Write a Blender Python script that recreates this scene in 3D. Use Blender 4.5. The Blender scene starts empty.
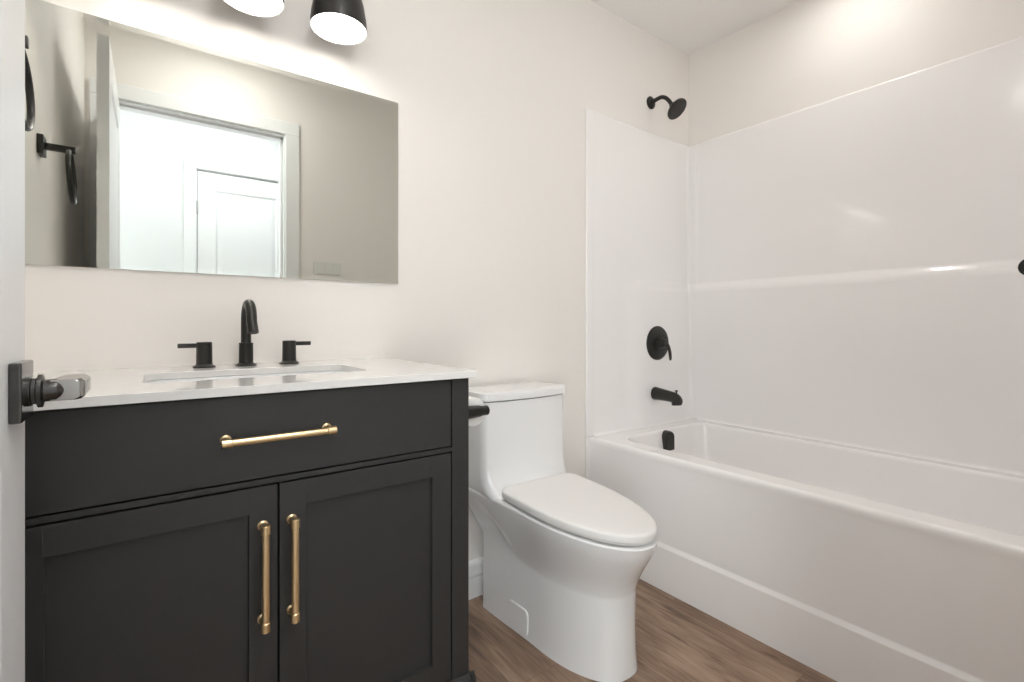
import bpy, bmesh, math, random
from mathutils import Vector, Matrix
PI = math.pi
random.seed(4)
SC = bpy.context.scene
COL = SC.collection

# ------------------------------------------------------------------ camera, world, exposure
D = 1.528            # vanity wall (back), y
XL, XR = -0.251, 2.306   # left / right wall
YN = 0.035           # near wall, bathroom face
H = 2.44
CAM_H = 1.0042
cam = bpy.data.cameras.new('camera')
cam.sensor_fit = 'HORIZONTAL'; cam.sensor_width = 36.0
cam.lens = 486.76 * 36.0 / 1024.0
cam.shift_y = -(341 - 324.33) / 1024.0
cam.clip_start = 0.02
camo = bpy.data.objects.new('camera', cam); COL.objects.link(camo)
camo.location = (0, 0, CAM_H)
camo.rotation_euler = (PI/2, 0, -math.radians(36.53))
SC.camera = camo

SKY_FILL = 9.5         # sky strength, fill through the added hall window
w = bpy.data.worlds.new('world'); SC.world = w; w.use_nodes = True
w.node_tree.nodes['Background'].inputs[0].default_value = (0.95, 0.97, 1.0, 1)
w.node_tree.nodes['Background'].inputs[1].default_value = SKY_FILL

SC.view_settings.view_transform = 'Standard'
SC.view_settings.look = 'None'
SC.view_settings.gamma = 1.0
SC.view_settings.use_curve_mapping = False
SC.view_settings.exposure = 0.12
SC.cycles.max_bounces = 14
SC.cycles.diffuse_bounces = 8
SC.cycles.glossy_bounces = 6
SC.cycles.sample_clamp_indirect = 6.0

# portal that guides sampling of the sky through the added hall window opening
por = bpy.data.lights.new('added_window_portal', 'AREA'); por.shape = 'RECTANGLE'; por.size = .89; por.size_y = 1.78
por.cycles.is_portal = True
poro = bpy.data.objects.new('added_window_portal', por); COL.objects.link(poro)
poro.location = (-.705, -1.002, 1.19); poro.rotation_euler = (PI/2, 0, 0)

VANITY_BULB = 10.5     # emission of the three lamp diffusers
POT_LIGHT = 46.0       # recessed light above the tub
HALL_FILL = 36.0      # unseen ceiling fill added in the hall
ROOM_FILL = 44.0      # unseen ceiling fill added near the door

# ------------------------------------------------------------------ materials
def principled(name):
    m = bpy.data.materials.new(name); m.use_nodes = True
    return m, m.node_tree, m.node_tree.nodes['Principled BSDF']

def mat(name, col, rough=0.5, metal=0.0, coat=0.0, spec=0.5, bump=0.0, bscale=200.0, mottle=0.0, mscale=6.0):
    m, nt, b = principled(name)
    b.inputs['Base Color'].default_value = (*col, 1)
    b.inputs['Roughness'].default_value = rough
    b.inputs['Metallic'].default_value = metal
    b.inputs['Coat Weight'].default_value = coat
    b.inputs['Coat Roughness'].default_value = 0.05
    b.inputs['Specular IOR Level'].default_value = spec
    tc = nt.nodes.new('ShaderNodeTexCoord')
    if bump:
        n = nt.nodes.new('ShaderNodeTexNoise'); n.inputs['Scale'].default_value = bscale
        n.inputs['Detail'].default_value = 3
        nt.links.new(tc.outputs['Object'], n.inputs['Vector'])
        bp = nt.nodes.new('ShaderNodeBump'); bp.inputs['Strength'].default_value = bump
        bp.inputs['Distance'].default_value = 0.002
        nt.links.new(n.outputs['Fac'], bp.inputs['Height'])
        nt.links.new(bp.outputs['Normal'], b.inputs['Normal'])
    if mottle:
        n = nt.nodes.new('ShaderNodeTexNoise'); n.inputs['Scale'].default_value = mscale
        n.inputs['Detail'].default_value = 5
        nt.links.new(tc.outputs['Object'], n.inputs['Vector'])
        mx = nt.nodes.new('ShaderNodeMix'); mx.data_type = 'RGBA'
        mx.inputs['A'].default_value = (*[c*(1-mottle) for c in col], 1)
        mx.inputs['B'].default_value = (*[min(1, c*(1+mottle)) for c in col], 1)
        nt.links.new(n.outputs['Fac'], mx.inputs['Factor'])
        nt.links.new(mx.outputs['Result'], b.inputs['Base Color'])
    return m

def emit(name, col, strength):
    m, nt, b = principled(name)
    b.inputs['Base Color'].default_value = (0.9, 0.9, 0.9, 1)
    b.inputs['Roughness'].default_value = 0.4
    b.inputs['Emission Color'].default_value = (*col, 1)
    b.inputs['Emission Strength'].default_value = strength
    return m

M_WALL = mat('warm_white_paint', (0.872, 0.840, 0.806), 0.55, bump=0.08, bscale=500)
M_CEIL = mat('ceiling_paint', (0.94, 0.93, 0.915), 0.7, bump=0.08, bscale=400)
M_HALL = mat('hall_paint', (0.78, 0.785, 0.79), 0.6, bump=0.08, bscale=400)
M_TRIM = mat('white_trim_paint', (0.86, 0.865, 0.87), 0.32)
M_ACRY = mat('gloss_white_acrylic', (0.93, 0.914, 0.910), 0.16, coat=0.3)
M_PORC = mat('white_porcelain', (0.86, 0.862, 0.865), 0.10, coat=0.6)
M_SEAT = mat('white_seat_plastic', (0.83, 0.815, 0.80), 0.25)
M_CAB = mat('black_cabinet_lacquer', (0.025, 0.0247, 0.0245), 0.48, spec=0.5, mottle=0.08, mscale=60, bump=0.05, bscale=900)
M_GAP = mat('dark_gap', (0.004, 0.004, 0.004), 0.8)
M_BLK = mat('matte_black_metal', (0.022, 0.021, 0.019), 0.34, metal=0.35, mottle=0.1, mscale=40)
M_SHADE = mat('black_lamp_shade', (0.03, 0.028, 0.026), 0.38, metal=0.3)
M_SHADEIN = mat('white_shade_lining', (0.85, 0.84, 0.82), 0.5)
M_GUN = mat('polished_black_metal', (0.075, 0.073, 0.07), 0.14, metal=0.85)
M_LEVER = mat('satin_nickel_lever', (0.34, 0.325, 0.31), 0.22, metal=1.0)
M_BRASS = mat('brushed_brass', (0.83, 0.64, 0.38), 0.30, metal=1.0, bump=0.05, bscale=400)
M_QUARTZ = mat('white_quartz', (0.75, 0.738, 0.72), 0.045, mottle=0.035, mscale=25)
M_PAPER = mat('white_tissue_paper', (0.85, 0.83, 0.80), 0.9, bump=0.3, bscale=300)
M_CARD = mat('pale_cardboard', (0.62, 0.56, 0.48), 0.9)
M_STEEL = mat('brushed_steel', (0.6, 0.6, 0.6), 0.3, metal=1.0)
M_PLATE = mat('white_switch_plastic', (0.78, 0.78, 0.75), 0.35)
M_BULB = emit('glowing_lamp_glass', (1.0, 0.945, 0.87), VANITY_BULB)
M_POT = emit('glowing_downlight_lens', (1.0, 0.965, 0.915), POT_LIGHT)
M_ROOM_FILL = emit('glowing_room_fill', (1.0, 0.985, 0.965), ROOM_FILL)
M_HALL_FILL = emit('glowing_hall_fill', (0.93, 0.97, 1.0), HALL_FILL)

def mirror_mat():
    m, nt, b = principled('silvered_glass')
    b.inputs['Base Color'].default_value = (0.67, 0.685, 0.645, 1)
    b.inputs['Metallic'].default_value = 1.0
    b.inputs['Roughness'].default_value = 0.0
    return m
M_MIR = mirror_mat()

def glass_mat():
    m = bpy.data.materials.new('clear_window_glass'); m.use_nodes = True
    nt = m.node_tree; nt.nodes.clear()
    o = nt.nodes.new('ShaderNodeOutputMaterial'); t = nt.nodes.new('ShaderNodeBsdfTransparent'); g = nt.nodes.new('ShaderNodeBsdfGlossy')
    t.inputs['Color'].default_value = (0.95, 0.97, 0.96, 1); g.inputs['Roughness'].default_value = 0.01
    x = nt.nodes.new('ShaderNodeMixShader'); x.inputs[0].default_value = 0.05
    nt.links.new(t.outputs[0], x.inputs[1]); nt.links.new(g.outputs[0], x.inputs[2]); nt.links.new(x.outputs[0], o.inputs['Surface'])
    return m
M_GLASS = glass_mat()

def floor_mat():
    m, nt, b = principled('brown_vinyl_plank')
    L = nt.links
    tc = nt.nodes.new('ShaderNodeTexCoord')
    mp = nt.nodes.new('ShaderNodeMapping')
    mp.inputs['Rotation'].default_value = (0, 0, PI/2)     # planks run along y
    mp.inputs['Location'].default_value = (0.31, 0.055, 0)
    L.new(tc.outputs['Object'], mp.inputs['Vector'])
    br = nt.nodes.new('ShaderNodeTexBrick')
    br.offset = 0.37; br.squash = 1.0
    br.inputs['Scale'].default_value = 1.0
    br.inputs['Brick Width'].default_value = 1.22
    br.inputs['Row Height'].default_value = 0.18
    br.inputs['Mortar Size'].default_value = 0.0007
    br.inputs['Mortar Smooth'].default_value = 0.3
    br.inputs['Color1'].default_value = (0, 0, 0, 1)
    br.inputs['Color2'].default_value = (1, 1, 1, 1)
    br.inputs['Mortar'].default_value = (0.5, 0.5, 0.5, 1)
    L.new(mp.outputs['Vector'], br.inputs['Vector'])
    # per-plank offset for the grain
    add = nt.nodes.new('ShaderNodeVectorMath'); add.operation = 'MULTIPLY_ADD'
    L.new(br.outputs['Color'], add.inputs[0]); add.inputs[1].default_value = (7.3, 5.1, 0)
    L.new(mp.outputs['Vector'], add.inputs[2])
    st = nt.nodes.new('ShaderNodeMapping'); st.inputs['Scale'].default_value = (4.0, 42.0, 1)
    L.new(add.outputs['Vector'], st.inputs['Vector'])
    n1 = nt.nodes.new('ShaderNodeTexNoise'); n1.inputs['Scale'].default_value = 1.0
    n1.inputs['Detail'].default_value = 8; n1.inputs['Roughness'].default_value = 0.62
    n1.inputs['Distortion'].default_value = 0.9
    L.new(st.outputs['Vector'], n1.inputs['Vector'])
    st2 = nt.nodes.new('ShaderNodeMapping'); st2.inputs['Scale'].default_value = (2.2, 7.0, 1)
    L.new(add.outputs['Vector'], st2.inputs['Vector'])
    n2 = nt.nodes.new('ShaderNodeTexNoise'); n2.inputs['Scale'].default_value = 1.3
    n2.inputs['Detail'].default_value = 4
    L.new(st2.outputs['Vector'], n2.inputs['Vector'])
    av = nt.nodes.new('ShaderNodeMix'); av.data_type = 'FLOAT'; av.inputs['Factor'].default_value = 0.42
    L.new(n1.outputs['Fac'], av.inputs['A']); L.new(n2.outputs['Fac'], av.inputs['B'])
    cr = nt.nodes.new('ShaderNodeValToRGB')
    e = cr.color_ramp.elements
    e[0].position = 0.33; e[0].color = (0.105, 0.062, 0.040, 1)
    e[1].position = 0.68; e[1].color = (0.47, 0.335, 0.235, 1)
    x = e.new(0.5); x.color = (0.275, 0.178, 0.120, 1)
    L.new(av.outputs['Result'], cr.inputs['Fac'])
    mx = nt.nodes.new('ShaderNodeMix'); mx.data_type = 'RGBA'; mx.blend_type = 'MULTIPLY'
    mx.inputs['Factor'].default_value = 0.25
    L.new(cr.outputs['Color'], mx.inputs['A']); L.new(br.outputs['Color'], mx.inputs['B'])
    mm = nt.nodes.new('ShaderNodeMix'); mm.data_type = 'RGBA'
    L.new(br.outputs['Fac'], mm.inputs['Factor'])
    L.new(mx.outputs['Result'], mm.inputs['A']); mm.inputs['B'].default_value = (0.16, 0.105, 0.075, 1)
    L.new(mm.outputs['Result'], b.inputs['Base Color'])
    b.inputs['Roughness'].default_value = 0.42
    bp = nt.nodes.new('ShaderNodeBump'); bp.inputs['Strength'].default_value = 0.15; bp.inputs['Distance'].default_value = 0.002
    L.new(n1.outputs['Fac'], bp.inputs['Height']); L.new(bp.outputs['Normal'], b.inputs['Normal'])
    return m
M_FLOOR = floor_mat()

# ------------------------------------------------------------------ object helpers
def thing(name, loc, label, cat, group=None, kind=None):
    o = bpy.data.objects.new(name, None); COL.objects.link(o)
    o.empty_display_size = 0.05
    o.location = loc
    if label: o['label'] = label
    if cat: o['category'] = cat
    if group: o['group'] = group
    if kind: o['kind'] = kind
    return o

def wloc(o):
    v = Vector((0, 0, 0))
    while o is not None:
        v += Vector(o.location); o = o.parent
    return v

def obj(name, bm, m, parent=None, origin=None, smooth=35, label=None, cat=None, kind=None, group=None):
    """bm holds world coordinates; the object gets its origin at `origin`."""
    bmesh.ops.remove_doubles(bm, verts=bm.verts, dist=1e-6)
    bmesh.ops.recalc_face_normals(bm, faces=bm.faces)
    if origin is None:
        if parent is not None and not name.endswith('!'):
            xs = [v.co for v in bm.verts]
            lo = Vector([min(c[i] for c in xs) for i in range(3)]); hi = Vector([max(c[i] for c in xs) for i in range(3)])
            origin = (lo + hi) / 2
        else:
            xs = [v.co for v in bm.verts]
            lo = Vector([min(c[i] for c in xs) for i in range(3)]); hi = Vector([max(c[i] for c in xs) for i in range(3)])
            origin = Vector(((lo.x+hi.x)/2, (lo.y+hi.y)/2, lo.z))
    origin = Vector(origin)
    bmesh.ops.translate(bm, verts=bm.verts, vec=-origin)
    me = bpy.data.meshes.new(name); bm.to_mesh(me); bm.free()
    if smooth:
        for p in me.polygons: p.use_smooth = True
        me.set_sharp_from_angle(angle=math.radians(smooth))
        wn = True
    for mm in (m if isinstance(m, (list, tuple)) else [m]): me.materials.append(mm)
    o = bpy.data.objects.new(name, me); COL.objects.link(o)
    if smooth:
        md = o.modifiers.new('weighted_normals', 'WEIGHTED_NORMAL'); md.keep_sharp = True; md.weight = 100
    if parent is not None:
        o.parent = parent; o.location = origin - wloc(parent)
    else:
        o.location = origin
    if label: o['label'] = label
    if cat: o['category'] = cat
    if kind: o['kind'] = kind
    if group: o['group'] = group
    return o

def B(): return bmesh.new()

def box(bm, x0, x1, y0, y1, z0, z1, bev=0.0, seg=2):
    r = bmesh.ops.create_cube(bm, size=1.0)
    vs = r['verts']
    for v in vs:
        v.co = Vector((x0 + (v.co.x+.5)*(x1-x0), y0 + (v.co.y+.5)*(y1-y0), z0 + (v.co.z+.5)*(z1-z0)))
    if bev:
        es = list({e for v in vs for e in v.link_edges})
        bmesh.ops.bevel(bm, geom=es, offset=bev, segments=seg, affect='EDGES', profile=0.5)
    return bm

def frame_axes(d):
    d = d.normalized()
    up = Vector((0, 0, 1)) if abs(d.z) < 0.95 else Vector((1, 0, 0))
    u = d.cross(up).normalized(); v = u.cross(d).normalized()
    return u, v

def loft(bm, rings, close=True, cap0=True, cap1=True, mi=0):
    R = [[bm.verts.new(p) for p in r] for r in rings]
    n = len(R[0])
    for a, b in zip(R[:-1], R[1:]):
        for i in range(n if close else n-1):
            j = (i+1) % n
            f = bm.faces.new((a[i], a[j], b[j], b[i])); f.material_index = mi
    if close and cap0: bm.faces.new(list(reversed(R[0]))).material_index = mi
    if close and cap1: bm.faces.new(R[-1]).material_index = mi
    return R

def tube(bm, pts, r, n=16, rads=None, cap=True):
    """round tube through pts (parallel-transport frames)"""
    pts = [Vector(p) for p in pts]
    rings = []
    t0 = (pts[1]-pts[0]).normalized(); u, v = frame_axes(t0)
    for i, p in enumerate(pts):
        if i == 0: t = t0
        elif i == len(pts)-1: t = (pts[-1]-pts[-2]).normalized()
        else: t = ((pts[i+1]-p).normalized() + (p-pts[i-1]).normalized()).normalized()
        u = (u - t*u.dot(t)).normalized(); v = t.cross(u)
        rr = rads[i] if rads else r
        rings.append([p + u*math.cos(a)*rr + v*math.sin(a)*rr for a in [2*PI*k/n for k in range(n)]])
    loft(bm, rings, True, cap, cap)

def lathe(bm, base, axis, prof, n=32, mi=0, cap0=True, cap1=True):
    """prof: list of (distance along axis, radius)"""
    base = Vector(base); ax = Vector(axis).normalized(); u, v = frame_axes(ax)
    rings = [[base + ax*d + (u*math.cos(2*PI*k/n) + v*math.sin(2*PI*k/n))*max(r, 1e-4) for k in range(n)] for d, r in prof]
    return loft(bm, rings, True, cap0, cap1, mi)

def rrect(cx, cy, hx, hy, r, z, seg=6):
    pts = []
    for (sx, sy, a0) in ((1, 1, 0), (-1, 1, PI/2), (-1, -1, PI), (1, -1, 3*PI/2)):
        for k in range(seg+1):
            a = a0 + (PI/2)*k/seg
            pts.append(Vector((cx + sx*(hx-r) + r*math.cos(a), cy + sy*(hy-r) + r*math.sin(a), z)))
    return pts

def fill_between(bm, outer, inner):
    """flat face with a hole: outer, inner are loops of coordinates"""
    es = []
    for loop in (outer, inner):
        vs = [bm.verts.new(p) for p in loop]
        for i in range(len(vs)): es.append(bm.edges.new((vs[i], vs[(i+1) % len(vs)])))
    bmesh.ops.triangle_fill(bm, use_beauty=True, use_dissolve=False, edges=es)

def struct(name, bm, m, parent=None, smooth=0):
    return obj(name, bm, m, parent, smooth=smooth, kind='structure')

# ------------------------------------------------------------------ room shell
YH0, YH1 = -0.90, -0.085      # hall: far wall face, face of the shared wall
HXL, HXR = -1.35, 2.35
OX0, OX1, OZ = -0.155, 0.610, 2.083   # doorway opening

bm = B(); box(bm, HXL-.1, XR+.15, YH0-.1, D+.1, -0.06, 0.0); struct('floor', bm, M_FLOOR)
bm = B(); box(bm, HXL-.1, XR+.15, YH0-.1, D+.1, H, H+.06); struct('ceiling', bm, M_CEIL)
bm = B(); box(bm, XL-.1, XR+.1, D, D+.1, 0, H); struct('wall_back', bm, M_WALL)
bm = B(); box(bm, XR, XR+.1, YN-.0005, D-.0005, 0, H); struct('wall_right', bm, M_WALL)
bm = B(); box(bm, XL-.1, XL, YN+.0005, D-.0005, 0, H); struct('wall_left', bm, M_WALL)
bm = B()
def wallcut(bm, y0, y1, xa, xb):
    box(bm, xa, OX0-.02, y0, y1, 0, H); box(bm, OX1+.02, xb, y0, y1, 0, H); box(bm, OX0-.02, OX1+.02, y0, y1, OZ+.02, H)
wallcut(bm, YH1+.012, YN, HXL, XR); struct('wall_front', bm, M_WALL)
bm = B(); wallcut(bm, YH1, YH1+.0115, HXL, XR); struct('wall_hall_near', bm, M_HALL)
HD0, HD1, HDZ = 0.25, 0.86, 2.06   # hall door
bm = B()
WX0, WX1, WZ0, WZ1 = -1.15, -.26, .30, 2.08
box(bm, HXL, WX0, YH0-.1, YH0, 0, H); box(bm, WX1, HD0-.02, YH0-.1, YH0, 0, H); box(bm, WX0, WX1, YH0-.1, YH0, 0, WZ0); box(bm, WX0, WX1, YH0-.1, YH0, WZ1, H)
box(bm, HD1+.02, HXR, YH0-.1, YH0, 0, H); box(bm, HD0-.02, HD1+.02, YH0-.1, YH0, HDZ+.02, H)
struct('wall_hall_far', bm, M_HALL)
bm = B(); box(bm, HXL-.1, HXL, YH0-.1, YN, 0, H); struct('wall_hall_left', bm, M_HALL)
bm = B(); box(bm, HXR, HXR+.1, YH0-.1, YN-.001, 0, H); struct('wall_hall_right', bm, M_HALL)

# door jamb and casings
bm = B()
box(bm, OX0-.0195, OX0, YH1, YN, 0, OZ+.0195); box(bm, OX1, OX1+.0195, YH1, YN, 0, OZ+.0195); box(bm, OX0, OX1, YH1, YN, OZ, OZ+.0195)
box(bm, OX1-.012, OX1, YH1+.03, YN-.04, 0, OZ); box(bm, OX0, OX1, YH1+.03, YN-.04, OZ-.012, OZ); box(bm, OX0, OX0+.012, YH1+.03, YN-.04, 0, OZ)
struct('trim_1', bm, M_TRIM)
def casing(name, x0, x1, z1, y0, y1, w=.072):
    bm = B()
    a = .005
    box(bm, x0-a-w, x0-a, y0, y1, 0, z1+a, .003); box(bm, x1+a, x1+a+w, y0, y1, 0, z1+a, .003)
    box(bm, x0-a-w, x1+a+w, y0, y1, z1+a, z1+a+w, .003)
    struct(name, bm, M_TRIM)
casing('trim_2', OX0, OX1, OZ, YN, YN+.016)
casing('trim_3', OX0, OX1, OZ, YH1-.016, YH1)
casing('trim_4', HD0, HD1, HDZ, YH0, YH0+.016)

# baseboards (moulded top)
def baseboard(name, x0, x1, ywall, sy):
    prof = [(0, 0), (.010, 0), (.010, .075), (.013, .080), (.016, .088), (.016, .120), (.012, .130), (.004, .136), (0, .136)]
    bm = B()
    loft(bm, [[Vector((x, ywall + sy*p[0], p[1])) for p in prof] for x in (x0, x1)])
    struct(name, bm, M_TRIM, smooth=30)
baseboard('baseboard_back', 0.61, 1.528, D, -1)
baseboard('baseboard_front', OX1+.08, 1.50, YN, 1)
baseboard('baseboard_hall', HXL, HD0-.08, YH0, 1)
# unseen hall window, added to fill the bathroom with light: frame, sash bars and glass
bm = B()
for (a, b, c, d) in ((WX0, WX0+.04, WZ0, WZ1), (WX1-.04, WX1, WZ0, WZ1), (WX0+.04, WX1-.04, WZ0, WZ0+.04), (WX0+.04, WX1-.04, WZ1-.04, WZ1), (WX0+.04, WX1-.04, 1.17, 1.21)):
    box(bm, a+.0003, b-.0003, YH0-.08, YH0-.03, c+.0003, d-.0003)
win = struct('added_window_1', bm, M_TRIM)
bm = B(); box(bm, WX0+.04, WX1-.04, YH0-.057, YH0-.053, WZ0+.04, 1.17); box(bm, WX0+.04, WX1-.04, YH0-.057, YH0-.053, 1.21, WZ1-.04)
obj('pane', bm, M_GLASS, win, smooth=0)
bm = B(); box(bm, XL, XL+.012, YN+.001, 0.95, 0, .136, .003); struct('baseboard_left', bm, M_TRIM)

# panelled door leaves ------------------------------------------------
def leaf(bm, width, height, th, panels, face_depth=.006):
    """leaf in local coordinates: x along width, y thickness 0..th, z height"""
    ds = sorted(set([0, width] + [p[0] for p in panels] + [p[1] for p in panels]))
    zs = sorted(set([0, height] + [p[2] for p in panels] + [p[3] for p in panels]))
    for i in range(len(ds)-1):
        for k in range(len(zs)-1):
            a, b, c, d = ds[i], ds[i+1], zs[k], zs[k+1]
            pan = any(p[0] <= a and b <= p[1] and p[2] <= c and d <= p[3] for p in panels)
            if not pan:
                box(bm, a, b, 0, th, c, d)
    for (a, b, c, d) in panels:
        for (y0, s) in ((0, 1), (th, -1)):
            steps = [(0, 0), (.012, face_depth*1.3), (.022, face_depth*1.3), (.050, face_depth*.25)]
            rings = []
            for (ins, dep) in steps:
                y = y0 + s*dep
                rings.append([Vector((a+ins, y, c+ins)), Vector((b-ins, y, c+ins)), Vector((b-ins, y, d-ins)), Vector((a+ins, y, d-ins))])
            loft(bm, rings, True, False, True)

def map_leaf(bm, M4):
    bmesh.ops.transform(bm, matrix=M4, verts=bm.verts)

# bathroom door, swung open against the left wall. hinge pin at (OX0, YN)
DW, DH, DT = 0.757, 2.016, 0.035
d1 = thing('door_1', (OX0+DT/2, YN+.01, 0), 'white two-panel bathroom door standing open beside the black vanity', 'door', kind='structure')
bm = B()
leaf(bm, DW, DH, DT, [(.115, DW-.115, .24, .85), (.115, DW-.115, 1.02, DH-.115)])
ANG = 0.0
# local x -> world +y, local y -> world -x ; outer face (y=0) looks to +x
Mx = Matrix.Translation((OX0+DT, YN+.012, .012)) @ Matrix(((0, -1, 0, 0), (1, 0, 0, 0), (0, 0, 1, 0), (0, 0, 0, 1)))
map_leaf(bm, Mx)
obj('door_leaf', bm, M_TRIM, d1, smooth=30)
FX = OX0 + DT            # visible face, x
YE = YN + .012 + DW      # free edge, y
hy, hz = YE-.054, 0.930
def lever_handle(side):
    s = side
    fx = FX if s > 0 else OX0
    bm = B(); box(bm, min(fx, fx+s*.0105), max(fx, fx+s*.0105), hy-.032, hy+.032, hz-.0305, hz+.0335, .0018)
    h = obj('door_handle', bm, M_GUN, d1)
    bm = B()
    lathe(bm, (fx+s*.0105, hy, hz), (s, 0, 0), [(0, .0165), (.003, .0165), (.004, .0145), (.007, .0145), (.0085, .0185), (.012, .0185), (.0135, .0125), (.0235, .0122), (.027, .0100), (.0315, .0055), (.0335, .001)], 28)
    obj('handle_neck', bm, M_GUN, h)
    # lever: square bar with a mitred elbow
    bm = B()
    xa, xb, hh = fx+s*.026, fx+s*.058, .0118
    def sec(y, x0, x1, hh):
        c = .0035
        return [Vector(p) for p in ((x0, y, hz-hh+c), (x0+s*c, y, hz-hh), (x1-s*c, y, hz-hh), (x1, y, hz-hh+c),
                                    (x1, y, hz+hh-c), (x1-s*c, y, hz+hh), (x0+s*c, y, hz+hh), (x0, y, hz+hh-c))]
    rings = [sec(hy-.0070, xa+s*.002, xb-s*.006, hh*.92), sec(hy-.0060, xa, xb-s*.004, hh), sec(hy+.002, xa, xb, hh), sec(hy+.065, xa+s*.004, xb, hh*.95), sec(hy+.080, xa+s*.006, xb-s*.002, hh*.92), sec(hy+.084, xa+s*.010, xb-s*.009, hh*.7)]
    loft(bm, rings)
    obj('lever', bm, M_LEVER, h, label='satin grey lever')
lever_handle(1); lever_handle(-1)
bm = B(); box(bm, FX-.029, FX-.006, YE, YE+.0015, hz-.028, hz+.028, .0004)
obj('latch_plate', bm, M_GUN, d1)
for z in (.25, 1.02, 1.80):
    bm = B(); lathe(bm, (OX0-.004, YN+.004+.016, z-.045), (0, 0, 1), [(0, .006), (.09, .006)], 12)
    obj('hinge', bm, M_BLK, d1)

# hall door, closed
d2 = thing('door_2', ((HD0+HD1)/2, YH0-.02, 0), 'white two-panel hall door seen closed in the mirror', 'door', kind='structure')
bm = B()
W2 = HD1-HD0-.006
leaf(bm, W2, 2.045, .035, [(.105, W2-.105, .24, .85), (.105, W2-.105, 1.02, 1.925)])
map_leaf(bm, Matrix.Translation((HD1-.003, YH0-.004, .01)) @ Matrix(((-1, 0, 0, 0), (0, -1, 0, 0), (0, 0, 1, 0), (0, 0, 0, 1))))
obj('door_leaf', bm, M_TRIM, d2, smooth=30)
for z in (.25, 1.05, 1.80):
    bm = B(); lathe(bm, (HD0+.001, YH0+.003, z-.045), (0, 0, 1), [(0, .006), (.09, .006)], 12)
    obj('hinge', bm, M_STEEL, d2)
bm = B(); box(bm, HD0-.0195, HD0, YH0-.1, YH0, 0, HDZ+.0195); box(bm, HD1, HD1+.0195, YH0-.1, YH0, 0, HDZ+.0195); box(bm, HD0, HD1, YH0-.1, YH0, HDZ, HDZ+.0195)
box(bm, HD0, HD1, YH0-.1, YH0-.06, 0, HDZ)
struct('trim_5', bm, M_TRIM)

# ------------------------------------------------------------------ bathtub
XT = 1.549
TY0, TY1 = YN+.002, D-.014
RIM = .5085
tub = thing('bathtub', ((XT+XR)/2, (TY0+TY1)/2, 0), 'glossy white alcove bathtub with a stepped apron along the right wall', 'bathtub')
bm = B()
prof = [(1.549, 0), (1.549, .158), (1.5505, .163), (1.5565, .172), (1.5580, .178), (1.5530, .440), (1.5515, .470), (1.5500, .480), (1.5492, .488), (1.5495, .496), (1.5520, .5035), (1.5575, .5075), (1.564, RIM)]
xt0 = 1.564
R = loft(bm, [[Vector((x, y, z)) for (x, z) in prof] for y in (TY0, TY1)], close=False)
TXB = XR - .004
icx, icy = (1.634 + 2.246)/2, (TY0+.10 + TY1-.085)/2
ihx, ihy = (2.246-1.634)/2, ((TY1-.085) - (TY0+.10))/2
outer = [Vector((xt0, TY0, RIM)), Vector((TXB, TY0, RIM)), Vector((TXB, TY1, RIM)), Vector((xt0, TY1, RIM))]
rings = [rrect(icx, icy, ihx, ihy, .085, RIM, 8)]
fill_between(bm, outer, rings[0])
for (ins, dz, r) in ((.005, .0015, .083), (.010, .006, .080), (.013, .014, .078), (.020, .06, .08), (.045, .22, .09), (.055, .29, .10), (.075, .33, .11), (.11, .355, .11), (.15, .362, .10)):
    rings.append(rrect(icx, icy, ihx-ins, ihy-ins*(1.0), r, RIM-dz, 8))
loft(bm, rings, True, False, True)
for y in (TY0, TY1):        # ends
    vs = [bm.verts.new((x, y, z)) for (x, z) in prof] + [bm.verts.new((TXB, y, RIM)), bm.verts.new((TXB, y, 0))]
    bm.faces.new(vs)
vs = [bm.verts.new(p) for p in ((TXB, TY0, 0), (TXB, TY1, 0), (TXB, TY1, RIM), (TXB, TY0, RIM))]; bm.faces.new(vs)
obj('tub_body', bm, M_ACRY, tub, smooth=40)
# overflow cover: arched black plate on the drain-end wall
bm = B()
ox, oy, oz = 1.951, TY1-.085-.020, .460
def arch(y, ins):
    pts = []
    hw = .032-ins
    for k in range(13):
        a = PI*k/12
        pts.append(Vector((ox + hw*math.cos(a), y, oz+.012 + hw*math.sin(a))))
    pts += [Vector((ox-hw, y, oz-.048+ins)), Vector((ox+hw, y, oz-.048+ins))]
    return pts
loft(bm, [arch(oy+.012, 0), arch(oy-.016, 0), arch(oy-.022, .003), arch(oy-.024, .008)])
obj('overflow_cover', bm, M_BLK, tub, label='black arched overflow cover')
bm = B(); lathe(bm, (1.968, 1.24, RIM-.362), (0, 0, 1), [(0, .036), (.003, .035), (.004, .028), (.003, .02), (.006, .018), (.007, .001)], 24)
obj('drain', bm, M_BLK, tub, label='black drain')

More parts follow.
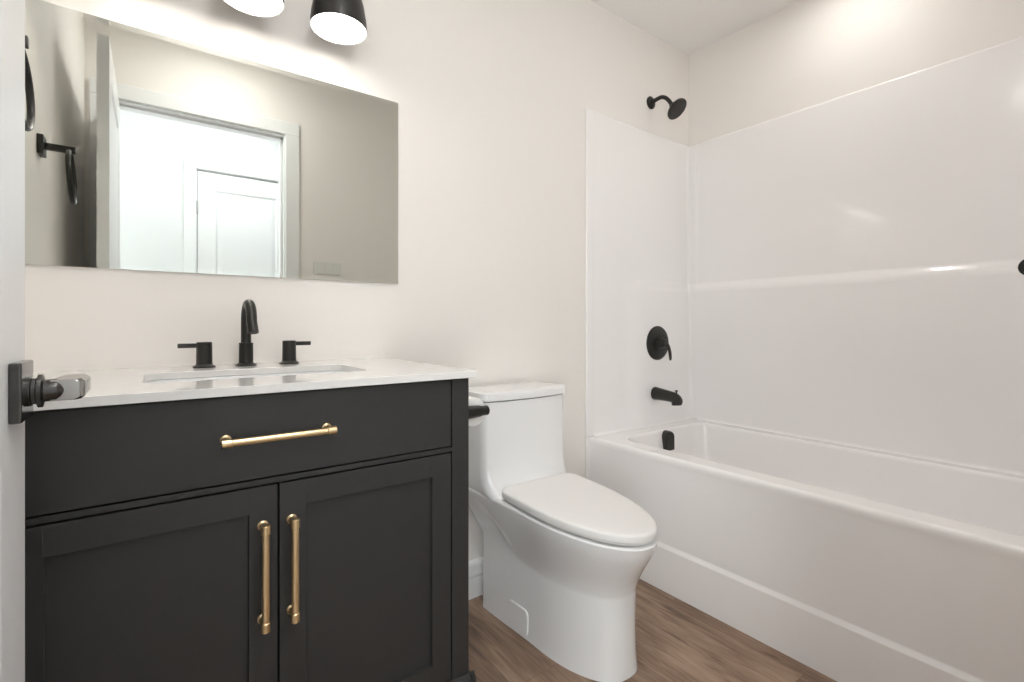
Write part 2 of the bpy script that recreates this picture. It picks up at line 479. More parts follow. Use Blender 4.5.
# ------------------------------------------------------------------ tub surround (moulded wall panels)
sur = thing('tub_surround', ((XT+XR)/2, D-.01, RIM), 'glossy white moulded wall surround with a ledge, rising above the bathtub', 'shower wall')
def plan(up):
    """(x, y) points along the surround, from the drain-wall front to the near-wall front"""
    ob = .020 if up else .030          # right wall offset
    rc = .012 if up else .014
    def oe(x):                          # end walls: ledge fades out towards the front
        if up: return .010
        t = min(1, max(0, (x-1.775)/.12)); t = t*t*(3-2*t)
        return .010 + .014*t
    xr = XR - ob
    pts = []
    n = 28
    for k in range(n+1):
        x = 1.572 + (xr-rc-1.572)*k/n
        pts.append((x, D-oe(x)))
    yb = D-oe(9)
    for k in range(1, 10):
        a = PI/2*k/10
        pts.append((xr-rc+rc*math.sin(a), yb-rc+rc*math.cos(a)))
    ya = YN+oe(9)
    for y in [yb-rc, 1.482, 1.479, 1.477, 1.475, 1.473, 1.470, 1.466, 1.463, 1.460, 1.456] + [1.45 + (ya+rc-1.45)*k/20 for k in range(21)]:
        s = 0                                            # above the ledge the long panel sits behind a corner column
        if up: s = min(1, max(0, (1.479-y)/.016)); s = s*s*(3-2*s)
        if up and y < YN+.10: s = min(1, max(0, (y-ya-rc)/.05))
        pts.append((xr + .012*s, y))
    for k in range(1, 10):
        a = PI/2*k/10
        pts.append((xr-rc+rc*math.cos(a), ya+rc-rc*math.sin(a)))
    for k in range(n+1):
        x = xr-rc + (1.572-(xr-rc))*k/n
        pts.append((x, YN+oe(x)))
    return pts
PU, PL = plan(True), plan(False)
ZT = 1.946
zs = [(RIM+.0003, 0), (RIM+.0018, 0), (RIM+.005, 0), (RIM+.010, 0), (RIM+.011, 0), (.60, 0), (1.170, 0), (1.172, 0), (1.182, .05), (1.192, .22), (1.203, .55), (1.209, .82), (1.215, .96), (1.220, 1), (1.2215, 1), (1.5, 1), (ZT-.006, 1), (ZT-.004, 1), (ZT, 1)]
bm = B()
rings = []
for (z, t) in zs:
    s = 0.0
    ring = []
    for (a, b) in zip(PL, PU):
        x = a[0] + (b[0]-a[0])*t; y = a[1] + (b[1]-a[1])*t
        if z < 1.19:                     # the lower panel drafts back to the wall towards the rim
            g = (1.19-z)/(1.19-RIM)
            if a[0] > XR-.05: x = min(x + .020*g, XR-.004)
        f = {0: .0085, 1: .0050, 2: .0020}.get(zs.index((z, t)), 0)
        if f:
            if a[0] > XR-.06 and YN+.06 < y < D-.06: x -= f
            elif y > D-.06: y -= f
            else: y += f
        ring.append(Vector((x, y, z)))
    rings.append(ring)
def outer_of(p):
    x, y = p
    return (x if x < 2.20 else XR, D if y > D-.12 and x < 2.2 else (YN if y < YN+.12 and x < 2.2 else y))
# rolled top lip back to the wall
top = []
for (x, y) in PU:
    xx = min(XR-.0005, x+.0095) if x > XR-.05 else x
    yy = min(D-.0005, y+.0095) if y > D-.05 else (max(YN+.0005, y-.0095) if y < YN+.05 else y)
    top.append((xx, yy))
rings.append([Vector((a[0]*.6+b[0]*.4, a[1]*.6+b[1]*.4, ZT+.004)) for a, b in zip(PU, top)])
rings.append([Vector((b[0], b[1], ZT+.006)) for b in top])
back = [(XR-.0005 if x > XR-.05 else x, D-.0005 if y > D-.05 else (YN+.0005 if y < YN+.05 else y)) for (x, y) in PU]
def wallpt(x, y):
    if x < 2.19: return (x, D-.0005) if y > .8 else (x, YN+.0005)
    # corner and long wall: project away from the room
    dx, dy = x-2.15, (y-(D-.13) if y > D-.13 else (y-(YN+.13) if y < YN+.13 else 0))
    if dy == 0: return (XR-.0005, y)
    k = min((XR-.0005-2.15)/max(dx, 1e-6), (.1295)/max(abs(dy), 1e-6))
    return (2.15+dx*k, (D-.13 if dy > 0 else YN+.13) + dy*k)
rings.append([Vector((*wallpt(x, y), ZT+.006)) for (x, y) in PU])
rings.append([Vector((*wallpt(x, y), RIM+.0003)) for (x, y) in PL])
rings.append(list(rings[0]))
R = loft(bm, rings, close=False)
for e in (0, -1):
    bm.faces.new([r[e] for r in R[:-1]])
obj('wall_panel', bm, M_ACRY, sur, smooth=50)
for (ya, yb) in ((D-.0135, D-.0005), (YN+.0005, YN+.0135)):
    bm = B(); box(bm, 1.530, 1.573, ya, yb, RIM+.0003, ZT+.006, .005, 3)
    obj('edge_flange', bm, M_ACRY, sur)
    bm = B(); box(bm, 1.530, 1.573, ya, yb, .001, RIM+.0001, .005, 3)
    obj('edge_flange', bm, M_ACRY, tub)

# ------------------------------------------------------------------ shower and tub fittings
def fan(p0, p1, p2, n=10):
    p0, p1, p2 = Vector(p0), Vector(p1), Vector(p2)
    return [p0*(1-t)**2 + p1*2*t*(1-t) + p2*t*t for t in [k/n for k in range(n+1)]]

sh = thing('shower_fixture', (1.985, D, 2.10), 'black round shower head on a bent arm high above the tub', 'shower head')
bm = B(); lathe(bm, (1.985, D-.0005, 2.10), (0, -1, 0), [(0, .031), (.004, .031), (.009, .026), (.012, .016), (.013, .010)], 32)
obj('wall_flange', bm, M_BLK, sh)
hc = Vector((1.993, D-.150, 2.016))     # face centre
hd = Vector((.10, -.68, -.73)).normalized()   # facing direction
bm = B()
neck = hc - hd*.040
tube(bm, [(1.985, D-.008, 2.10), (1.985, D-.045, 2.105)] + fan((1.985, D-.055, 2.106), (1.986, D-.092, 2.104), neck - hd*.005)[1:], .0095, 16)
obj('shower_arm', bm, M_BLK, sh)
bm = B()
lathe(bm, neck - hd*.008, hd, [(0, .010), (.002, .0135), (.012, .0145), (.016, .018), (.026, .036), (.036, .0500), (.042, .0522), (.046, .0518), (.048, .0498), (.0475, .0465), (.0485, .043), (.0485, .001)], 40)
hb = obj('spray_head', bm, M_BLK, sh)
u, v = frame_axes(hd)
bm = B()
for (rr, n) in ((.010, 6), (.021, 12), (.032, 18)):
    for k in range(n):
        a = 2*PI*k/n
        lathe(bm, hc + (u*math.cos(a)+v*math.sin(a))*rr + hd*.0002, hd, [(0, .0016), (.0022, .0012)], 6)
nz = obj('nozzles', bm, mat('grey_rubber', (.06, .06, .06), .7), hb); nz['kind'] = 'stuff'

va = thing('shower_valve', (2.006, D-.03, .912), 'black round shower valve plate with a drop lever on the tub wall', 'shower valve')
yv = D-.0244
bm = B(); lathe(bm, (2.006, yv, .912), (0, -1, 0), [(0, .084), (.004, .084), (.008, .081), (.011, .072), (.012, .05), (.012, .03)], 48)
obj('escutcheon', bm, M_BLK, va)
bm = B(); lathe(bm, (2.006, yv-.0115, .912), (0, -1, 0), [(0, .029), (.012, .027), (.022, .024), (.030, .021), (.036, .0205), (.042, .019), (.044, .012)], 32)
hub = obj('hub', bm, M_BLK, va)
bm = B()
lp = fan((2.014, yv-.047, .916), (2.030, yv-.060, .880), (2.034, yv-.056, .828), 10)
rings = []
for i, p in enumerate(lp):
    t = i/10; wx = .0125*(1-t)+.0085*t; wy = .008*(1-t)+.0055*t
    if i in (0, 10): wx *= .6; wy *= .6
    rings.append([p + Vector((wx*math.cos(a), wy*math.sin(a), 0)) for a in [2*PI*k/14 for k in range(14)]])
loft(bm, rings)
bmesh.ops.recalc_face_normals(bm, faces=bm.faces)
obj('lever', bm, M_BLK, hub)

sp = thing('tub_spout', (1.985, D-.03, .66), 'black tub spout with a diverter knob below the valve', 'tub spout')
bm = B()
rings = []
for (y, zc, rx, rz) in ((0, .666, .029, .031), (.006, .666, .030, .032), (.03, .665, .028, .029), (.08, .662, .0255, .026), (.110, .658, .0245, .0255), (.126, .653, .024, .026), (.138, .648, .0225, .023), (.145, .643, .019, .018), (.148, .640, .012, .012)):
    rings.append([Vector((1.985 + rx*math.cos(a), yv-y, zc + rz*math.sin(a))) for a in [2*PI*k/24 for k in range(24)]])
loft(bm, rings)
lathe(bm, (1.985, yv-.123, .650), (0, -.08, -1), [(0, .0235), (.026, .0225), (.0262, .017)], 24)
obj('spout_body', bm, M_BLK, sp)
bm = B(); lathe(bm, (1.985, yv-.124, .675), (0, 0, 1), [(0, .0035), (.014, .0035), (.0145, .008), (.018, .0085), (.019, .006)], 18)
obj('diverter_knob', bm, M_BLK, sp)

# ------------------------------------------------------------------ vanity cabinet
VX0, VX1 = -0.223, 0.6035
VY0 = .9865            # cabinet front face of the face frame / doors
VYB = D-.002
CB = .8795             # underside of worktop
van = thing('vanity_cabinet', ((VX0+VX1)/2, (VY0+VYB)/2, 0), 'black shaker vanity cabinet with brass bar handles under the white worktop', 'vanity')
bm = B()
t = .018
box(bm, VX0, VX0+t, VY0+.019, VYB, .012, CB-.001)
box(bm, VX1-t, VX1, VY0+.019, VYB, .012, CB-.001)
box(bm, VX0+t, VX1-t, VYB-.012, VYB, .012, CB-.001)
box(bm, VX0+t, VX1-t, VY0+.02, VYB-.012, .165, .183)
obj('carcass', bm, M_CAB, van)
# face frame (stiles, rails)
bm = B()
ST = .0445
DX0, DX1 = VX0+ST, VX1-ST
box(bm, VX0, DX0, VY0, VY0+.0188, .012, CB-.001, .0012)
box(bm, DX1, VX1, VY0, VY0+.0188, .012, CB-.001, .0012)
box(bm, DX0, DX1, VY0+.004, VY0+.0188, .8745, CB-.001, .0008)
box(bm, DX0, DX1, VY0+.001, VY0+.0188, .7105, .7205, .0008)
box(bm, DX0, DX1, VY0, VY0+.0188, .150, .182, .0008)
obj('face_frame', bm, M_CAB, van)
def bar_pull(parent, p0, p1, out=.030, name='handle'):
    """brass bar between p0 and p1 (points on the face plane); stands off along -y"""
    p0, p1 = Vector(p0), Vector(p1); d = (p1-p0).normalized(); o = Vector((0, -out, 0)); L = (p1-p0).length
    bm = B()
    r = .0052
    prof = [(0, .0066), (.001, .0080), (.016, .0080), (.0172, .0066)] + [(L-.0172, .0066), (L-.016, .0080), (L-.001, .0080), (L, .0066)]
    lathe(bm, p0+o, d, prof, 20)
    for q in (p0+d*.010, p1-d*.010):
        lathe(bm, q - Vector((0, .0003, 0)), (0, -1, 0), [(0, .0092), (.002, .0092), (.004, .0066), (out-.001, .0062)], 18)
    obj(name, bm, M_BRASS, parent, label='brass bar handle')
# drawer: flat slab front
bm = B()
box(bm, DX0+.003, DX1-.003, VY0+.0005, VY0+.019, .7235, .8755, .0015)
box(bm, DX0+.02, DX1-.02, VY0+.019, VY0+.022, .735, .850)
dr = obj('drawer', bm, M_CAB, van)
bar_pull(dr, (.0950, VY0+.0005, .8005), (.287, VY0+.0005, .8005))
# doors: shaker frame with recessed panel
GX = .1905
def shaker(x0, x1, name='door'):
    z0, z1, s = .1865, .7070, .0475
    bm = B()
    y0, y1 = VY0+.0005, VY0+.019
    box(bm, x0, x0+s, y0, y1, z0, z1, .0012); box(bm, x1-s, x1, y0, y1, z0, z1, .0012)
    box(bm, x0+s-.0005, x1-s+.0005, y0+.0002, y1, z0, z0+s, .0008); box(bm, x0+s-.0005, x1-s+.0005, y0+.0002, y1, z1-s, z1, .0008)
    box(bm, x0+s-.004, x1-s+.004, y0+.0095, y1-.002, z0+s-.004, z1-s+.004)
    return obj(name, bm, M_CAB, van)
dl = shaker(DX0+.003, GX-.0018)
bar_pull(dl, (.1635, VY0+.0005, .4565), (.1635, VY0+.0005, .6465))
dr2 = shaker(GX+.0018, DX1-.003)
bar_pull(dr2, (.2130, VY0+.0005, .4565), (.2130, VY0+.0005, .6465))
# plinth with a flared, bracket-footed base moulding
bm = B()
def mould(pts, face):  # pts along run
    pass
prof = [(0, .182), (-.002, .180), (-.010, .168), (-.012, .162), (-.012, .0)]
ring_f = []
f0 = .045
zf = lambda x: 0.0
# front board with bracket feet cut-out
def board(bm, ax, a0, a1, plane, sgn):
    n = 40
    low = []
    for k in range(n+1):
        a = a0 + (a1-a0)*k/n
        e = min(a-a0, a1-a)
        tt = min(1, max(0, (e-.10)/.05)); tt = tt*tt*(3-2*tt)
        low.append((a, .002 + .075*tt))
    for side in (0, 1):
        pass
    rings = []
    for (a, zl) in low:
        pr = [(.0, .181), (.003, .181), (.011, .170), (.013, .163), (.013, zl), (.0, zl)]
        if ax == 'x': rings.append([Vector((a, plane + sgn*p[0], p[1])) for p in pr])
        else: rings.append([Vector((plane + sgn*p[0], a, p[1])) for p in pr])
    loft(bm, rings)
board(bm, 'x', VX0-.003, VX1+.013, VY0-.0003, -1)
board(bm, 'y', VY0-.013, VYB, VX1+.0003, 1)
obj('base_moulding', bm, M_CAB, van, smooth=30)

# ------------------------------------------------------------------ worktop with cut-out, sink, faucet
bm = B()
CY0, CX1, CT = .968, .6155, .8955
outer = [Vector((XL+.0005, CY0, CT)), Vector((CX1, CY0, CT)), Vector((CX1, D-.0005, CT)), Vector((XL+.0005, D-.0005, CT))]
scx, scy, shx, shy = .201, 1.232, .214, .113
inner = rrect(scx, scy, shx, shy, .030, CT, 8)
fill_between(bm, outer, inner)
for loop, flip in ((outer, 0), (inner, 1)):
    lo = [Vector((p.x, p.y, CB)) for p in loop]
    loft(bm, [loop, lo], True, False, False)
fill_between(bm, [Vector((p.x, p.y, CB)) for p in outer], [Vector((p.x, p.y, CB)) for p in inner])
bmesh.ops.remove_doubles(bm, verts=bm.verts, dist=1e-5)
bmesh.ops.recalc_face_normals(bm, faces=bm.faces)
es = [e for e in bm.edges if len(e.link_faces) == 2 and e.calc_face_angle(0) > 1.0]
bmesh.ops.bevel(bm, geom=es, offset=.0015, segments=2, affect='EDGES', profile=.5)
obj('worktop', bm, M_QUARTZ, smooth=30, label='white quartz worktop with a sink cut-out on the black vanity', cat='countertop')

sink = thing('sink', (scx, scy, .74), 'white rectangular undermount sink set in the worktop', 'sink')
bm = B()
rings = [rrect(scx, scy, shx+.02, shy+.02, .045, CB-.0005, 8), rrect(scx, scy, shx+.003, shy+.003, .033, CB-.0005, 8),
         rrect(scx, scy, shx+.001, shy+.001, .033, CB-.004, 8), rrect(scx, scy, shx-.008, shy-.008, .04, CB-.09, 8),
         rrect(scx, scy, shx-.025, shy-.025, .05, CB-.125, 8), rrect(scx, scy, shx-.06, shy-.05, .04, CB-.135, 8),
         rrect(scx, scy, .03, .03, .029, CB-.138, 8)]
outs = [rrect(scx, scy, .03, .03, .029, CB-.15, 8), rrect(scx, scy, shx-.02, shy-.02, .05, CB-.145, 8), rrect(scx, scy, shx+.004, shy+.004, .04, CB-.09, 8),
        rrect(scx, scy, shx+.012, shy+.012, .045, CB-.012, 8), rrect(scx, scy, shx+.02, shy+.02, .045, CB-.012, 8)]
loft(bm, rings + outs, True, False, False)
a = rings[0]; b = outs[-1]
loft(bm, [b, a], True, False, False)
obj('basin', bm, M_PORC, sink, smooth=40)
bm = B(); lathe(bm, (scx, scy, CB-.1375), (0, 0, 1), [(-.02, .022), (0, .029), (.002, .029), (.003, .02), (.006, .018), (.008, .001)], 24)
obj('drain', bm, M_BLK, sink)

FY = 1.452
fau = thing('faucet', (scx, FY, CT), 'matte black widespread faucet with two levers behind the sink', 'faucet')
def skirt(r0, h): return [(0, r0), (.003, r0), (.006, r0*.80), (.009, r0*.66)]
bm = B()
lathe(bm, (.201, FY, CT), (0, 0, 1), [(0, .0255), (.003, .0255), (.0055, .021), (.008, .0172), (.060, .0168), (.0605, .0130)], 32)
arc = [(.201, FY, CT+.055), (.201, FY, CT+.105)]
for k in range(1, 15):
    a = PI*k/14
    arc.append((.201 + .000*k, FY-.045+.045*math.cos(a), CT+.116+.045*math.sin(a)))
arc += [(.202, FY-.0935, CT+.106), (.203, FY-.0985, CT+.0925)]
tube(bm, arc, .0122, 22)
lathe(bm, (.203, FY-.0982, CT+.0935), (0, -.35, -1), [(0, .0126), (.006, .0126), (.0062, .009)], 20)
obj('spout', bm, M_BLK, fau)
def faucet_handle(x, s):
    bm = B(); lathe(bm, (x, FY, CT), (0, 0, 1), [(0, .0250), (.003, .0250), (.0055, .0205), (.009, .0178), (.062, .0172), (.064, .0155)], 32)
    h = obj('handle', bm, M_BLK, fau)
    bm = B(); box(bm, min(x+s*.012, x+s*.056), max(x+s*.012, x+s*.056), FY-.0055, FY+.0055, CT+.0500, CT+.0610, .0012)
    obj('lever', bm, M_BLK, h)
faucet_handle(.1075, -1); faucet_handle(.307, 1)

# ------------------------------------------------------------------ mirror with bevelled rim
MX0, MX1, MZ0, MZ1 = -.2515, .6577, 1.139, 1.7385
bm = B()
yb, yf = D-.0005, D-.0055
def rr(ins, y): return [Vector((MX0+ins, y, MZ0+ins)), Vector((MX1-ins, y, MZ0+ins)), Vector((MX1-ins, y, MZ1-ins)), Vector((MX0+ins, y, MZ1-ins))]
loft(bm, [rr(0, yb), rr(0, yf-.0004), rr(.012, yf)], True, True, True)
obj('mirror', bm, M_MIR, smooth=0, label='large wide rectangular frameless mirror on the wall above the sink', cat='mirror')

# ------------------------------------------------------------------ vanity light: bar with three shades
LZ = 1.835
vl = thing('vanity_light', (.203, D, 2.0), 'three-lamp vanity light with black dome shades above the mirror', 'wall light')
bm = B(); box(bm, .203-.12, .203+.12, D-.022, D-.0005, 2.015, 2.125, .006)
obj('back_plate', bm, M_SHADE, vl)
LY = D-.135
bm = B(); tube(bm, [(-.06, D-.060, 2.07), (.466, D-.060, 2.07)], .009, 16)
for x in (.15, .256): tube(bm, [(x, D-.02, 2.07), (x, D-.060, 2.07)], .008, 12)
obj('bar', bm, M_SHADE, vl)
for x in (-.015, .205, .425):
    bm = B()
    tube(bm, [(x, D-.060, 2.07), (x, D-.095, 2.072)] + fan((x, D-.105, 2.071), (x, LY, 2.068), (x, LY, 2.025), 6), .007, 12)
    lathe(bm, (x, LY, 1.979), (0, 0, 1), [(0, .024), (.004, .025), (.040, .021), (.045, .016), (.050, .008)], 28)
    obj('lamp_arm', bm, M_SHADE, vl)
    bm = B()
    prof = [(0, .0760), (.012, .0757), (.035, .0735), (.070, .0675), (.100, .0590), (.125, .0480), (.140, .0360), (.147, .022), (.148, .010)]
    lathe(bm, (x, LY, LZ), (0, 0, 1), prof, 48, cap0=False, cap1=True)
    inn = [(0, .0760), (.0006, .0735), (.012, .0732), (.034, .0710), (.069, .0650), (.099, .0565), (.123, .0455), (.138, .0335), (.144, .020), (.145, .010)]
    lathe(bm, (x, LY, LZ), (0, 0, 1), inn, 48, mi=1, cap0=False, cap1=True)
    s = obj('lamp_shade', bm, [M_SHADE, M_SHADEIN], vl)
    bm = B(); lathe(bm, (x, LY, LZ), (0, 0, 1), [(-.0035, .001), (-.003, .03), (-.001, .055), (.003, .0700), (.010, .0715), (.012, .069), (.012, .001)], 48)
    obj('diffuser', bm, M_BULB, s, label='glowing white glass diffuser')

# ------------------------------------------------------------------ recessed light above the tub
pl = thing('recessed_light', (2.0, .74, H), 'round recessed ceiling light above the bathtub', 'ceiling light')
bm = B(); lathe(bm, (2.0, .74, H-.0005), (0, 0, -1), [(0, .085), (.004, .084), (.006, .078), (.002, .064), (.0005, .062)], 40, cap1=False, cap0=False)
obj('trim_ring', bm, M_TRIM, pl)
bm = B(); lathe(bm, (2.0, .74, H-.0008), (0, 0, -1), [(0, .062), (.001, .0615), (.0015, .05), (.002, .001)], 40)
obj('lens', bm, M_POT, pl)

# flush fill light added to the bathroom, unseen, close to the door
cl = thing('added_room_fill', (.30, .40, H), 'unseen round white fill light added to the bathroom ceiling near the door', 'ceiling light')
bm = B(); lathe(bm, (.30, .40, H-.0005), (0, 0, -1), [(0, .125), (.012, .125), (.014, .120)], 40)
obj('fill_base', bm, M_TRIM, cl)
bm = B(); lathe(bm, (.30, .40, H-.0145), (0, 0, -1), [(0, .120), (.010, .117), (.018, .10), (.023, .06), (.025, .001)], 40)
obj('diffuser', bm, M_ROOM_FILL, cl)

# unseen ceiling light added to brighten the hall
hl = thing('added_hall_fill', (.45, -.47, H), 'unseen round white fill light added to the hall ceiling behind the doorway', 'ceiling light')
bm = B(); lathe(bm, (.45, -.47, H-.0005), (0, 0, -1), [(0, .17), (.02, .17), (.022, .165)], 40)
obj('fill_base', bm, M_TRIM, hl)
bm = B(); lathe(bm, (.45, -.47, H-.022), (0, 0, -1), [(0, .165), (.02, .16), (.035, .14), (.045, .09), (.048, .001)], 40)
obj('diffuser', bm, M_HALL_FILL, hl)

# ------------------------------------------------------------------ toilet
TC = 1.070
toi = thing('toilet', (TC, 1.16, 0), 'white one-piece skirted toilet with closed lid between vanity and bathtub', 'toilet')
def half_outline(yr, wr, rc, wm, ym, yt, nA=6, nB=16, nC=22, ex=2.0, ex2=2.0):
    """half outline from rear centre to front tip: (w, y). rear edge at yr, half width wr with corner radius rc,
    side from there to wm at ym, then a superellipse to the tip yt"""
    P = []
    for k in range(nA): P.append(((wr-rc)*k/nA, yr))
    for k in range(6):
        a = PI/2*k/6
        P.append((wr-rc+rc*math.sin(a), yr-rc+rc*math.cos(a)))
    y0 = yr-rc
    for k in range(nB):
        s = k/nB; e = s*s*(3-2*s)
        P.append((wr+(wm-wr)*e, y0+(ym-y0)*s))
    for k in range(nC+1):
        a = PI/2*k/nC
        P.append((wm*abs(math.cos(a))**(2/ex), ym-(ym-yt)*abs(math.sin(a))**(2/ex2)))
    return P
def full(P, zf):
    L = [Vector((TC-w_, y_, zf(y_))) for (w_, y_) in P]
    Rr = [Vector((TC+w_, y_, zf(y_))) for (w_, y_) in P[1:-1]]
    return L + Rr[::-1]
YT0 = .824           # lid tip
def slope(y): return .007 + .024*(min(1.32, max(.79, y))-.79)/.53    # the rim rises to the rear
base = half_outline(1.466, .140, .014, .127, 1.16, .912, ex=2.3)
BDX = .021           # the foot sits a touch nearer the bathtub
rim = half_outline(D-.018, .1855, .012, .162, 1.16, YT0-.001, ex=2.1)
def body_ring(z01):
    """z01 in 0..1 : floor to rim"""
    ring = []
    P = []
    out = []
    n = len(base)
    for i, ((bw, by), (rw, ry)) in enumerate(zip(base, rim)):
        zr = .398 + slope(ry)
        z = z01*zr
        f = i/(n-1)
        ty = min(1, max(0, (by-.92)/(1.466-.92)))
        zc = .232 + .080*math.exp(-((by-1.40)/.085)**2) - .03*max(0, (by-1.44)/.026)
        bulge = .004*math.sin(PI*min(1, z/.25)) if z < .25 else 0
        if z <= zc: e = 0
        else:
            q = (z-zc)/(zr-zc)
            k = min(1, max(0, (ty-.35)/.35)); k = k*k*(3-2*k)
            qf = q*q*(3-2*q); qf = .55*qf + .45*q**1.15
            q2 = q*q/(q+.05)*1.05; qr = 1-(1-min(1, q2))**1.25
            e = min(1, qf*(1-k) + qr*k)
        ww = bw + (rw-bw)*e; yy = by + (ry-by)*e
        flare = .006*max(0, 1-z/.06)**2
        if bw > .02: ww += flare*0.6
        if i > n*0.55: yy += bulge*1.2
        out.append((ww, yy, z, TC + BDX*(1-e)))
    L = [Vector((d-a, b, c)) for a, b, c, d in out]
    Rr = [Vector((d+a, b, c)) for a, b, c, d in out[1:-1]]
    return L + Rr[::-1]
bm = B()
rings = [body_ring(k) for k in [0, .015, .06, .15, .3, .42] + [.45+.01*k for k in range(50)] + [.955, .965, .975, .985, .993, 1.0]]
tr = half_outline(D-.0185, .1850, .012, .159, 1.16, YT0+.004, ex=2.1)
rings.append(full(tr, lambda y: .4025 + slope(y)))
tr2 = half_outline(D-.022, .1815, .012, .146, 1.16, YT0+.030, ex=2.1)
rings.append(full(tr2, lambda y: .4035 + slope(y)))
loft(bm, rings, True, True, True)
# tank, blending down into the deck
def tank_ring(yf, hw, z, rc=.03, bow=.014, yb=D-.018):
    pts = []
    n = 16
    pts.append(Vector((TC-hw+.01, yb, z))); 
    L = []
    # left side front to right side, rounded corners, bowed front
    for k in range(7):
        a = PI/2*k/6
        L.append((-hw+rc-rc*math.cos(a), yf+rc-rc*math.sin(a)))
    for k in range(1, n):
        s = -1+2*k/n
        L.append((s*(hw-rc), yf-bow*(1-s*s)))
    for k in range(7):
        a = PI/2*k/6
        L.append((hw-rc+rc*math.sin(a), yf+rc-rc*math.cos(a)))
    out = [Vector((TC-hw, yb-.008, z)), ] + [Vector((TC+x, y, z)) for x, y in L] + [Vector((TC+hw, yb-.008, z)), Vector((TC+hw-.008, yb, z)), Vector((TC-hw+.008, yb, z))]
    return out
trs = []
for (yf, hw, z, rc) in ((1.275, .168, .405, .06), (1.278, .174, .426, .06), (1.290, .1785, .434, .055), (1.308, .182, .446, .050), (1.327, .1842, .464, .044), (1.340, .185, .49, .038), (1.347, .185, .53, .034), (1.349, .1852, .64, .032), (1.350, .186, .742, .032)):
    trs.append(tank_ring(yf, hw, z, rc))
loft(bm, trs, True, True, True)
obj('bowl_and_tank', bm, M_PORC, toi, smooth=40)
bm = B()
loft(bm, [tank_ring(1.350, .1865, .7445, .032), tank_ring(1.3425, .193, .7465, .034), tank_ring(1.341, .1945, .750, .035), tank_ring(1.341, .1945, .767, .035), tank_ring(1.343, .1930, .7725, .035), tank_ring(1.349, .187, .7755, .03), tank_ring(1.37, .16, .777, .03)], True, True, True)
obj('tank_lid', bm, M_PORC, toi, smooth=40)
bm = B()
def seat_out(ins): return half_outline(1.312-ins, .162-ins, .045, .162-ins, 1.17, YT0+ins, ex=2.1)
loft(bm, [full(seat_out(.010), lambda y: .4065+slope(y)), full(seat_out(.006), lambda y: .409+slope(y)), full(seat_out(.006), lambda y: .413+slope(y))], True, True, True)
obj('seat', bm, M_SEAT, toi, smooth=40)
bm = B()
loft(bm, [full(seat_out(.004), lambda y: .4145+slope(y)), full(seat_out(.0005), lambda y: .4165+slope(y)), full(seat_out(0), lambda y: .420+slope(y)), full(seat_out(.0005), lambda y: .431+slope(y)), full(seat_out(.0020), lambda y: .4345+slope(y)), full(seat_out(.0055), lambda y: .4368+slope(y)), full(seat_out(.012), lambda y: .4378+slope(y)), full(seat_out(.03), lambda y: .4384+slope(y)), full(seat_out(.09), lambda y: .4386+slope(y))], True, True, True)
obj('seat_lid', bm, M_SEAT, toi, smooth=40)
# trapway access cover on the left skirt
bm = B()
def skirt_x(y, z):
    for (w0, y0), (w1, y1) in zip(base[11:-1], base[12:]):
        if y1 <= y <= y0:
            return TC + BDX - (w0 + (w1-w0)*(y0-y)/max(1e-6, y0-y1)) - .0036*max(0, 1-z/.06)**2
    return TC + BDX - .13
def cap_ring(x, ins):
    pts = []
    hy_, hz_, r = .050-ins, .042-ins, .018
    for (sx, sy, a0) in ((1, 1, 0), (-1, 1, PI/2), (-1, -1, PI), (1, -1, 3*PI/2)):
        for k in range(6):
            a = a0+PI/2*k/5
            cy_, cz_ = 1.262 + sx*(hy_-r)+r*math.cos(a), .050 + sy*(hz_-r)+r*math.sin(a)
            pts.append(Vector((skirt_x(cy_, cz_) - x, cy_, cz_)))
    return pts
loft(bm, [cap_ring(-.008, 0), cap_ring(.0030, 0), cap_ring(.0044, .0014), cap_ring(.0046, .0032)])
obj('access_cover', bm, M_PORC, toi, smooth=30)

# ------------------------------------------------------------------ toilet paper
tph = thing('toilet_paper_holder', (VX1, 1.05, .785), 'black toilet paper holder on the right side of the vanity', 'toilet paper holder')
px, py, pz = .678, 1.045, .7835
bm = B(); lathe(bm, (VX1+.0003, py, pz), (1, 0, 0), [(0, .025), (.008, .025), (.010, .022)], 28)
obj('mount_plate', bm, M_BLK, tph)
bm = B()
lathe(bm, (VX1+.008, py, pz), (1, 0, 0), [(0, .0195), (.010, .0180), (.060, .0145), (.066, .0125), (.082, .0125), (.084, .011)], 22)
obj('post', bm, M_BLK, tph)
bm = B()
tube(bm, [(px-.012, py+.006, pz), (px-.012, py+.135, pz)], .0075, 18)
lathe(bm, (px-.012, py+.130, pz), (0, 1, 0), [(0, .0075), (.001, .0105), (.008, .0105), (.009, .009)], 18)
obj('arm', bm, M_BLK, tph)
roll = thing('toilet_paper_roll', (px, 1.12, .74), 'white toilet paper roll on the black holder beside the toilet', 'toilet paper')
rcz = pz + .0075 - .0125
bm = B()
lathe(bm, (px-.012, 1.064, rcz), (0, 1, 0), [(0, .0135), (0, .036), (.001, .0368), (.099, .0368), (.1, .036), (.1, .0135)], 36, cap0=False, cap1=False)
obj('paper', bm, M_PAPER, roll)
bm = B()
lathe(bm, (px-.012, 1.0635, rcz), (0, 1, 0), [(0, .0125), (0, .0136), (.101, .0136), (.101, .0125), (0, .0125)], 36, cap0=False, cap1=False)
obj('core', bm, M_CARD, roll, label='pale cardboard core')

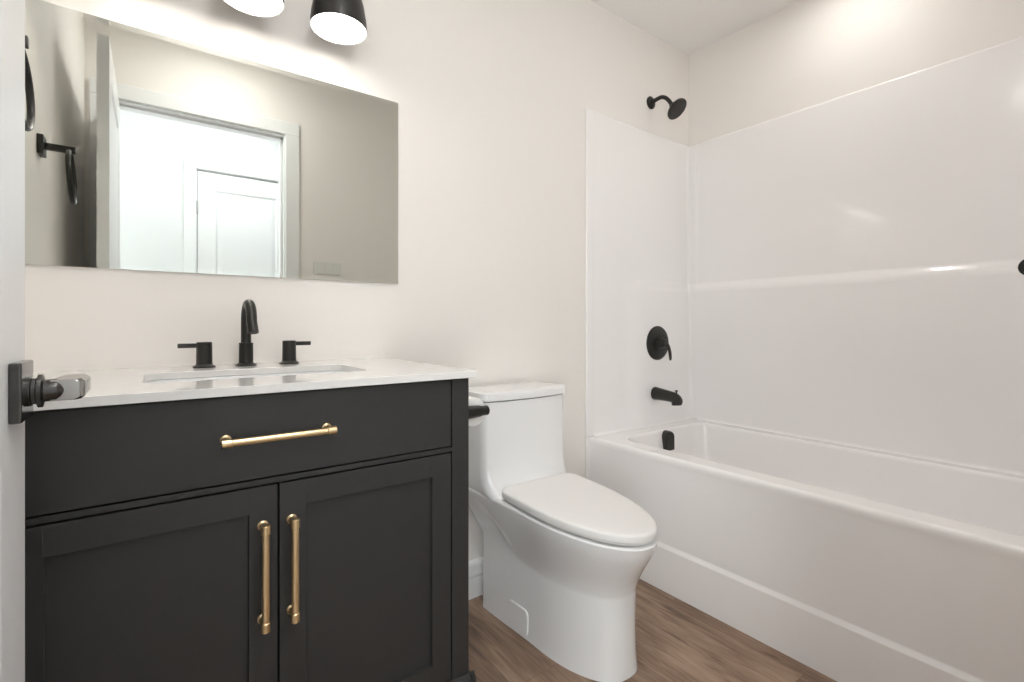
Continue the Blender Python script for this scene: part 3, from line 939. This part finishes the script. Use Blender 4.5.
# ------------------------------------------------------------------ towel ring on the left wall
tr_ = thing('towel_ring', (XL, 1.19, 1.497), 'black towel ring on the left wall beside the mirror', 'towel ring')
bm = B(); box(bm, XL+.0003, XL+.014, 1.19-.026, 1.19+.026, 1.471, 1.524, .002)
obj('mount_plate', bm, M_BLK, tr_)
bm = B(); box(bm, XL+.013, XL+.078, 1.19-.008, 1.19+.008, 1.489, 1.507, .002)
obj('arm', bm, M_BLK, tr_)
bm = B()
rad = .072; c0 = Vector((XL+.065, 1.19, 1.493))
tilt = math.radians(3)
pts = []
n = 40
for k in range(n):
    a = 2*PI*k/n
    yy = rad*math.sin(a); zz = -rad + rad*math.cos(a)
    pts.append(Vector((c0.x - zz*math.sin(tilt), c0.y+yy, c0.z + zz*math.cos(tilt))))
rings = []
nx = Vector((math.cos(tilt), 0, math.sin(tilt)))
cc = Vector((c0.x + rad*math.sin(tilt), c0.y, c0.z - rad*math.cos(tilt)))
for p in pts:
    rd = (p-cc).normalized()
    rings.append([p + rd*math.cos(a)*.0045+nx*math.sin(a)*.0060 for a in [2*PI*j/12 for j in range(12)]])
loft(bm, rings + [rings[0]], True, False, False)
bmesh.ops.rotate(bm, verts=bm.verts, cent=c0, matrix=Matrix.Rotation(math.radians(-1), 3, 'Z'))
obj('ring', bm, M_BLK, tr_)

# ------------------------------------------------------------------ towel bar on the near wall, edge of view
tb = thing('towel_bar', (1.15, YN, 1.075), 'black towel bar on the near wall, its end cap at the right photo edge', 'towel bar')
for x in (.884, 1.456):
    bm = B(); lathe(bm, (x, YN+.0003, 1.075), (0, 1, 0), [(0, .022), (.006, .022), (.008, .012), (.062, .0105)], 24)
    obj('post', bm, M_BLK, tb)
bm = B(); lathe(bm, (.868, YN+.066, 1.075), (1, 0, 0), [(0, .010), (.001, .0115), (.598, .0115), (.599, .010)], 20)
obj('bar', bm, M_BLK, tb)

# switch plate on the near wall (seen in the mirror)
sw = thing('switch_plate', (.850, YN, 1.338), 'white triple switch plate on the near wall, seen in the mirror', 'light switch')
bm = B(); box(bm, .770, .930, YN+.0003, YN+.006, 1.30, 1.376, .002)
obj('plate', bm, M_PLATE, sw)
for x in (.804, .850, .896):
    bm = B(); box(bm, x-.0165, x+.0165, YN+.0055, YN+.0095, 1.306, 1.370, .0015)
    obj('rocker', bm, M_PLATE, sw)
